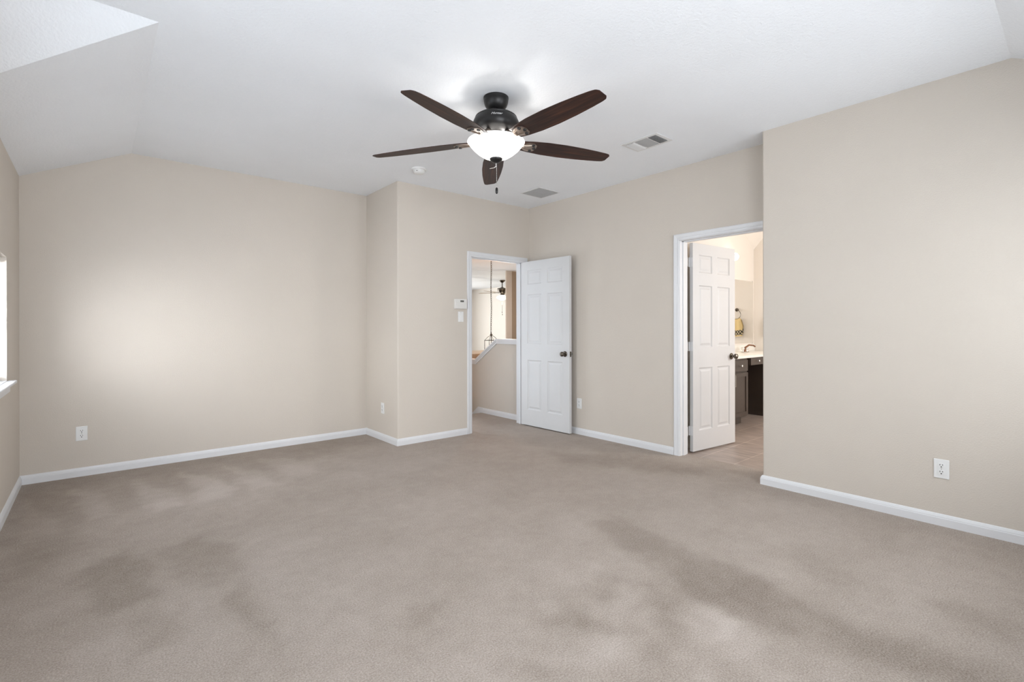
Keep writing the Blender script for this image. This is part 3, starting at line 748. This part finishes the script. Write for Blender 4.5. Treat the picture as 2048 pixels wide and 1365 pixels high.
def shaker(bm, x0, x1, z0, z1, y, fw=.05):
    box(bm, x0, x0 + fw, y - .018, y, z0, z1, .0015); box(bm, x1 - fw, x1, y - .018, y, z0, z1, .0015)
    box(bm, x0 + fw, x1 - fw, y - .018, y, z0, z0 + fw, .0015); box(bm, x0 + fw, x1 - fw, y - .018, y, z1 - fw, z1, .0015)
    box(bm, x0 + fw, x1 - fw, y - .008, y, z0 + fw, z1 - fw); return bm
VY = 2.80; CT = .862
def knobn(x, z, parent):
    bm = B(); lathe(bm, [(0, 0), (.007, 0), (.005, .006), (.005, .014), (.014, .020), (.016, .027), (.010, .032), (0, .033)], n=20, mtx=Matrix.Translation((x, VY - .018, z)) @ Matrix.Rotation(PI / 2, 4, 'X'))
    obj('drawer_knob', bm, CHROME, parent, True)
def vanity(x0, x1, label):
    r = empty('vanity_cabinet', ((x0 + x1) / 2, (VY + BYN) / 2, 0)); tag(r, label, 'cabinet', 'espresso vanity cabinets')
    bm = B(); box(bm, x0, x1, VY, BYN - .004, .10, CT - .031); box(bm, x0 + .01, x1 - .01, VY + .07, BYN - .004, 0, .10); obj('body', bm, ESP, r)
    n = max(1, round((x1 - x0) / .38)); w = (x1 - x0) / n
    for i in range(n):
        a, b = x0 + i * w + .006, x0 + (i + 1) * w - .006
        d = obj('door', shaker(B(), a, b, .115, .655, VY), ESP, r)
        hx = a + .030 if i % 2 else b - .030
        if n == 1: hx = a + .03
        bm = B(); tube(bm, [(hx, VY - .045, .50), (hx, VY - .045, .64)], .005, 10)
        for z in (.515, .625): tube(bm, [(hx, VY - .045, z), (hx, VY - .017, z)], .004, 8)
        obj('door_handle', bm, CHROME, d, True)
        bm = B(); box(bm, a, b, VY - .018, VY, .672, .812, .003); d = obj('drawer', bm, ESP, r); knobn((a + b) / 2, .742, d)
    return r
vanity(5.42, 6.29, 'dark espresso vanity cabinet beside the edge of the bathroom door')
vanity(7.00, 7.74, 'dark espresso vanity cabinet beyond the open knee space')
r = empty('makeup_desk', (6.64, VY + .2, .10)); tag(r, 'dark makeup desk with one drawer above an open knee space', 'desk')
bm = B(); box(bm, 6.36, 6.94, VY, VY + .45, .735, CT - .031); obj('drawer_box', bm, ESP, r)
bm = B(); box(bm, 6.37, 6.93, VY - .018, VY, .735, .828, .003); d = obj('drawer_front', bm, ESP, r); knobn(6.56, .785, d)
obj('back_panel', box(B(), 6.292, 6.998, BYN - .022, BYN - .004, .10, CT - .031), ESP, r)
# counter
bm = B(); box(bm, 5.40, 7.765, VY - .025, BYN - .001, CT - .03, CT, .005, 2); r = obj('vanity_countertop', bm, STONE); tag(r, 'cream marble countertop running over the dark cabinets', 'countertop')
r = obj('backsplash_strip', box(B(), 5.40, 7.765, BYN - .018, BYN - .001, CT, CT + .10, .003), STONE); tag(r, 'low cream marble backsplash strip beneath the mirror', 'backsplash')
# faucet
fxx, fyy = 7.13, 3.20
r = empty('bathroom_faucet', (fxx, fyy, CT)); tag(r, 'bathroom faucet with coppery spout and clear knobs on the counter', 'faucet')
bm = B(); box(bm, fxx - .09, fxx + .09, fyy - .025, fyy + .025, CT, CT + .012, .006, 2); obj('base', bm, CHROME, r)
bm = B(); tube(bm, [(fxx, fyy, CT + .01), (fxx, fyy - .005, CT + .07), (fxx + .02, fyy - .05, CT + .105), (fxx + .045, fyy - .10, CT + .10), (fxx + .05, fyy - .125, CT + .08)], [.014, .013, .012, .011, .010], 14); obj('spout', bm, BRASS, r, True)
for s in (-1, 1):
    bm = B(); lathe(bm, [(0, CT + .012), (.012, CT + .012), (.010, CT + .03), (.022, CT + .04), (.027, CT + .06), (.020, CT + .075), (0, CT + .077)], fxx + s * .065, fyy, n=18); obj('handle', bm, ACRYL, r, True)
# mirror
bm = B(); box(bm, 5.55, 7.735, BYN - .006, BYN, .984, 1.925); r = obj('vanity_mirror', bm, MIRR); tag(r, 'frameless wall mirror above the vanity counter', 'mirror')
for x in (5.9, 6.8, 7.70):
    obj('mirror_clip', box(B(), x - .012, x + .012, BYN - .010, BYN, 1.915, 1.935, .002), CHROME, r)
    obj('mirror_clip', box(B(), x - .012, x + .012, BYN - .010, BYN, .974, .994, .002), CHROME, r)
# vanity light
r = empty('vanity_light', (6.85, BYN, 2.22)); tag(r, 'vanity light with glowing round globes above the mirror', 'wall lamp')
bm = B(); box(bm, 6.25, 7.05, BYN - .025, BYN, 2.19, 2.27, .006, 2); obj('back_plate', bm, CHROME, r)
for x in (6.36, 6.64, 6.93):
    bm = B(); lathe(bm, [(0, -.055), (.03, -.047), (.05, -.02), (.055, .0), (.05, .02), (.03, .047), (0, .055)], n=24, mtx=Matrix.Translation((x, BYN - .10, 2.225))); obj('globe', bm, GLOBE, r, True)
    bm = B(); tube(bm, [(x, BYN - .02, 2.225), (x, BYN - .05, 2.225)], .02, 12); obj('socket', bm, CHROME, r, True)
area('vanity_lamp', (6.6, BYN - .22, 2.22), (-.1, -1, -.2), .9, .1, 18, (1, .93, .86))
# towel ring and towel on the far bathroom wall (seen in the mirror)
ty = 3.075
r = empty('towel_ring', (BXE, ty, 1.50)); tag(r, 'metal towel ring on the bathroom wall, seen in the mirror', 'towel ring')
bm = B(); lathe(bm, [(0, 0), (.028, 0), (.026, .010), (.012, .016), (.010, .04), (0, .042)], n=24, mtx=Matrix.Translation((BXE, ty, 1.50)) @ Matrix.Rotation(-PI / 2, 4, 'Y')); obj('mount', bm, PEWTER, r, True)
bm = B(); tube(bm, [(BXE - .035, ty + .075 * math.sin(2 * PI * k / 32), 1.425 + .075 * math.cos(2 * PI * k / 32)) for k in range(32)], .004, 10, True); obj('ring', bm, PEWTER, r, True)
bm = B(); uvl = bm.loops.layers.uv.new('UVMap'); nu, nv = 24, 30; V = []
zt_, zb_ = 1.362, 1.09
for side, off, zb in ((0, -.052, 1.08), (1, -.022, 1.12)):
    g = []
    for j in range(nv + 1):
        v = j / nv; row = []
        for i in range(nu + 1):
            u = i / nu; w_ = .075 + .035 * min(1, v * 2.2)
            y = ty + (u - .5) * 2 * w_; z = zt_ + (zb - zt_) * v
            x = BXE + (off + .017 * (1 - min(1, v * 6)) * (1 if side == 0 else -1) * 1) + .006 * math.sin(u * 14 + side) * min(1, v * 3)
            row.append(bm.verts.new((min(x, BXE - .004), y, z + .004 * math.sin(u * 9))))
        g.append(row)
    for j in range(nv):
        for i in range(nu):
            f = bm.faces.new((g[j][i], g[j][i + 1], g[j + 1][i + 1], g[j + 1][i]))
            for lp, (uu, vv) in zip(f.loops, ((i, j), (i + 1, j), (i + 1, j + 1), (i, j + 1))): lp[uvl].uv = (uu / nu, 1 - vv / nv)
    V.append(g)
for i in range(nu): bm.faces.new((V[0][0][i], V[0][0][i + 1], V[1][0][i + 1], V[1][0][i]))
r = obj('hand_towel', bm, TOWEL, None, True, angle=80); tag(r, 'yellow hand towel with a dark checked band hanging from the ring', 'towel')

# ------------------------------------------------------------------ landing, stairwell and room beyond the entry door
# pony wall along the stairs with its stepped cap
XP = 4.25
pts = [(YE + TW, 1.045), (5.31, 1.045), (5.80, .735), (7.2, .735)]
bm = B(); slab(bm, [(XP, YE + TW, -2.9), (XP, 7.2, -2.9)] + [(XP, y, z) for y, z in pts[::-1]], (.115, 0, 0)); struct('wall_stair', bm, WALL)
bm = B()
def caprun(bm, off0, off1, x0, x1, shrink=0):
    lo = [(x, y, z + off0) for x in (x0,) for y, z in pts]; up_ = [(x0, y, z + off1) for y, z in pts]
    slab(bm, lo + up_[::-1], (x1 - x0, 0, 0))
caprun(bm, 0, .022, XP - .030, XP + .145); caprun(bm, -.045, 0, XP - .014, XP); caprun(bm, -.018, 0, XP - .022, XP - .014)
struct('trim_8', bm, TRIM)
bm = B(); sweep(bm, [(XP, YE + TW + .02), (XP, 5.62)], BP)
struct('baseboard_stair', bm, TRIM)
bm = B(); box(bm, XJ + TW, XP, YA + .27, 5.66, -.20, -.001)
for k in range(12):
    y = 5.65 + k * .26; z = -.19 * (k + 1); box(bm, XJ + TW + .9, XP, y, y + .28, z - .20, z)
struct('floor_stairs', bm, CARPET)
bm = B(); slab(bm, [(XP, 5.62, .0715), (XP, 5.74, .075), (XP, 8.2, -1.75), (XP, 8.2, -2.0), (XP, 5.74, -.10), (XP, 5.62, -.05)], (-.012, 0, 0)); struct('trim_9', bm, TRIM)
bm = B(); box(bm, XJ + TW + .77, XJ + TW + .9, 5.75, 12, -2.9, 2.5); struct('wall_hall_left', bm, WALL)
bm = B(); box(bm, XB + TW, 11, YE + .0, YE + TW, -2.9, 2.6); struct('wall_living_front', bm, HWALL)
bm = B(); box(bm, 9.5, 9.6, YE + TW, 14, -2.9, 2.6); struct('wall_living_right', bm, HWALL)
bm = B(); wall_with_holes(bm, [2.4, 4.8, 8.2, 9.5], [-2.9, .1, 2.3, 2.6], lambda u, z: 4.8 < u < 8.2 and .1 < z < 2.3, lambda a, b, c, d: box(bm, a, b, 13.2, 13.3, c, d)); struct('wall_living_back', bm, HWALL)  # unseen window hole added to let light into the far room
bm = B(); box(bm, 2.4, 9.5, 7.9, 13.2, 2.48, 2.6); struct('ceiling_living', bm, CEIL)
bm = B(); box(bm, XJ + TW, 9.5, YE + TW, 7.9, 2.44, 2.6); struct('ceiling_hall', bm, CEIL)
bm = B(); box(bm, XP, 9.6, YE + TW, 13.3, -3.0, -2.9); box(bm, 2.4, XP, 5.6, 13.3, -3.0, -2.9); struct('floor_living', bm, CARPET)
bm = B(); box(bm, 4.365, 6.7, 7.0, 8.15, -2.9, .76); struct('wall_ledge', bm, LEDGE)
bm = B(); box(bm, 6.91, 7.07, 8.30, 8.33, -2.9, 2.48); struct('wall_column', bm, HWALL)
bm = B(); box(bm, 7.07, 9.5, 8.31, 8.33, -2.9, 2.48); struct('wall_living_side', bm, LEDGE)
# lantern on a long chain
LX, LY = 5.235, 6.70
r = empty('hanging_lantern', (LX, LY, 2.44)); tag(r, 'bronze open-frame lantern hanging on a long chain beyond the entry door', 'pendant lamp')
bm = B(); lathe(bm, [(0, 2.44), (.06, 2.44), (.055, 2.425), (.02, 2.41), (0, 2.41)], LX, LY, n=24); obj('canopy', bm, PEWTER, r, True)
bm = B(); z = 2.41; k = 0
while z > 1.135:
    pts_ = []
    for q in range(12):
        a = 2 * PI * q / 12; u = .010 * math.cos(a); v = .021 * math.sin(a)
        pts_.append((LX + (u if k % 2 == 0 else 0) + .004 * math.sin(z * 9), LY + (u if k % 2 else 0), z - .018 + v))
    tube(bm, pts_, .0040, 6, True); z -= .036; k += 1
obj('chain', bm, PEWTER, r, True)
bm = B(); lathe(bm, [(0, 1.14), (.006, 1.14), (.006, 1.12), (.022, 1.11), (.022, 1.095), (.008, 1.085), (.008, 1.00), (0, 1.00)], LX, LY, n=18)
hw = .085; zt_ = 1.005; zb_ = .62
al = Matrix.Rotation(math.radians(25), 3, 'Z')
def lp(x, y, z): v = al @ Vector((x, y, 0)); return (LX + v.x, LY + v.y, z)
cs = [(-hw, -hw), (hw, -hw), (hw, hw), (-hw, hw)]
for i in range(4):
    a, b = cs[i], cs[(i + 1) % 4]
    tube(bm, [lp(*a, zt_), lp(*b, zt_)], .0055, 6); tube(bm, [lp(*a, zb_), lp(*b, zb_)], .0055, 6); tube(bm, [lp(*a, zt_ + .005), lp(*a, zb_ - .005)], .0055, 6)
    tube(bm, [lp(a[0], a[1], zt_), lp(a[0] * .55, a[1] * .55, 1.06), lp(0, 0, 1.10)], .004, 6)
tube(bm, [lp(-hw, 0, zt_), lp(hw, 0, zt_)], .005, 6); tube(bm, [lp(0, -hw, zt_), lp(0, hw, zt_)], .005, 6); tube(bm, [lp(0, 0, 1.05), lp(0, 0, .80)], .006, 6)
obj('lantern_frame', bm, PEWTER, r, True)
for s in (-1, 1):
    bm = B(); p = lp(s * .03, 0, 0); lathe(bm, [(0, .86), (.010, .86), (.010, .78), (0, .78)], p[0], p[1], n=12); c = obj('candle', bm, STONE, r, True)
    bm = B(); lathe(bm, [(0, .92), (.008, .90), (.012, .88), (.008, .862), (0, .86)], p[0], p[1], n=12); obj('bulb', bm, SCHOOL, c, True)
# second ceiling fan in the room beyond
GX_, GY_ = 8.20, 10.02; zc = 2.48
r = empty('ceiling_fan', (GX_, GY_, zc)); tag(r, 'distant bronze ceiling fan with a lit schoolhouse glass, seen through the entry doorway', 'ceiling fan')
bm = B(); lathe(bm, [(0, zc), (.085, zc), (.08, zc - .02), (.04, zc - .055), (.015, zc - .065), (0, zc - .065)], GX_, GY_, n=28); obj('canopy', bm, PEWTER, r, True)
bm = B(); tube(bm, [(GX_, GY_, zc - .05), (GX_, GY_, zc - .20)], .014, 12); obj('downrod', bm, PEWTER, r, True)
bm = B(); lathe(bm, [(0, zc - .17), (.03, zc - .18), (.06, zc - .20), (.125, zc - .215), (.135, zc - .24), (.12, zc - .29), (.07, zc - .33), (.06, zc - .38), (.10, zc - .395), (0, zc - .395)], GX_, GY_, n=32); obj('motor_housing', bm, PEWTER, r, True)
for k in range(5):
    a = math.radians(118 + 72 * k); m = Matrix.Translation((GX_, GY_, zc - .325)) @ Matrix.Rotation(a, 4, 'Z') @ Matrix.Rotation(-.2, 4, 'X')
    bm = B(); t = bmesh.new(); bmesh.ops.create_cube(t, size=1)
    for v in t.verts: v.co = Vector((.20 + (v.co.x + .5) * .48, v.co.y * (.10 if v.co.x < 0 else .13), v.co.z * .006))
    bmesh.ops.bevel(t, geom=[e for e in t.edges if abs(e.verts[0].co.z - e.verts[1].co.z) > .003], offset=.03, segments=4, affect='EDGES'); join(bm, t, m)
    b_ = obj('blade', bm, PEWTER if False else LEDGE, r)
    bm = B(); t = bmesh.new(); bmesh.ops.create_cube(t, size=1)
    for v in t.verts: v.co = Vector((.08 + (v.co.x + .5) * .16, v.co.y * .035, -.006 + v.co.z * .006))
    join(bm, t, m); obj('blade_iron', bm, PEWTER, r)
bm = B(); lathe(bm, [(.07, zc - .395), (.085, zc - .41), (.14, zc - .43), (.15, zc - .455), (.135, zc - .48), (.06, zc - .52), (0, zc - .53)], GX_, GY_, n=32); obj('glass_shade', bm, SCHOOL, r, True)
for dx_, L in ((-.03, .30), (.03, .36)):
    bm = B(); tube(bm, [(GX_ + dx_, GY_ + dx_, zc - .40), (GX_ + dx_, GY_ + dx_, zc - .53 - L)], .002, 6); c = obj('pull_chain', bm, PEWTER, r)
    bm = B(); lathe(bm, [(0, 0), (.008, -.005), (.010, -.02), (0, -.035)], n=10, mtx=Matrix.Translation((GX_ + dx_, GY_ + dx_, zc - .53 - L))); obj('pull_fob', bm, PEWTER, c)
point('far_fan_lamp', (GX_, GY_, zc - .60), 12, (1, .9, .75), .08)
point('stair_fill', (4.9, 6.2, 2.0), 26, (1, .52, .26), .15)  # orange fill light added to warm the landing, no fixture
point('column_fill', (6.25, 7.45, 1.3), 15, (1, .97, .93), .12)  # fill light added in mid-air to brighten the column
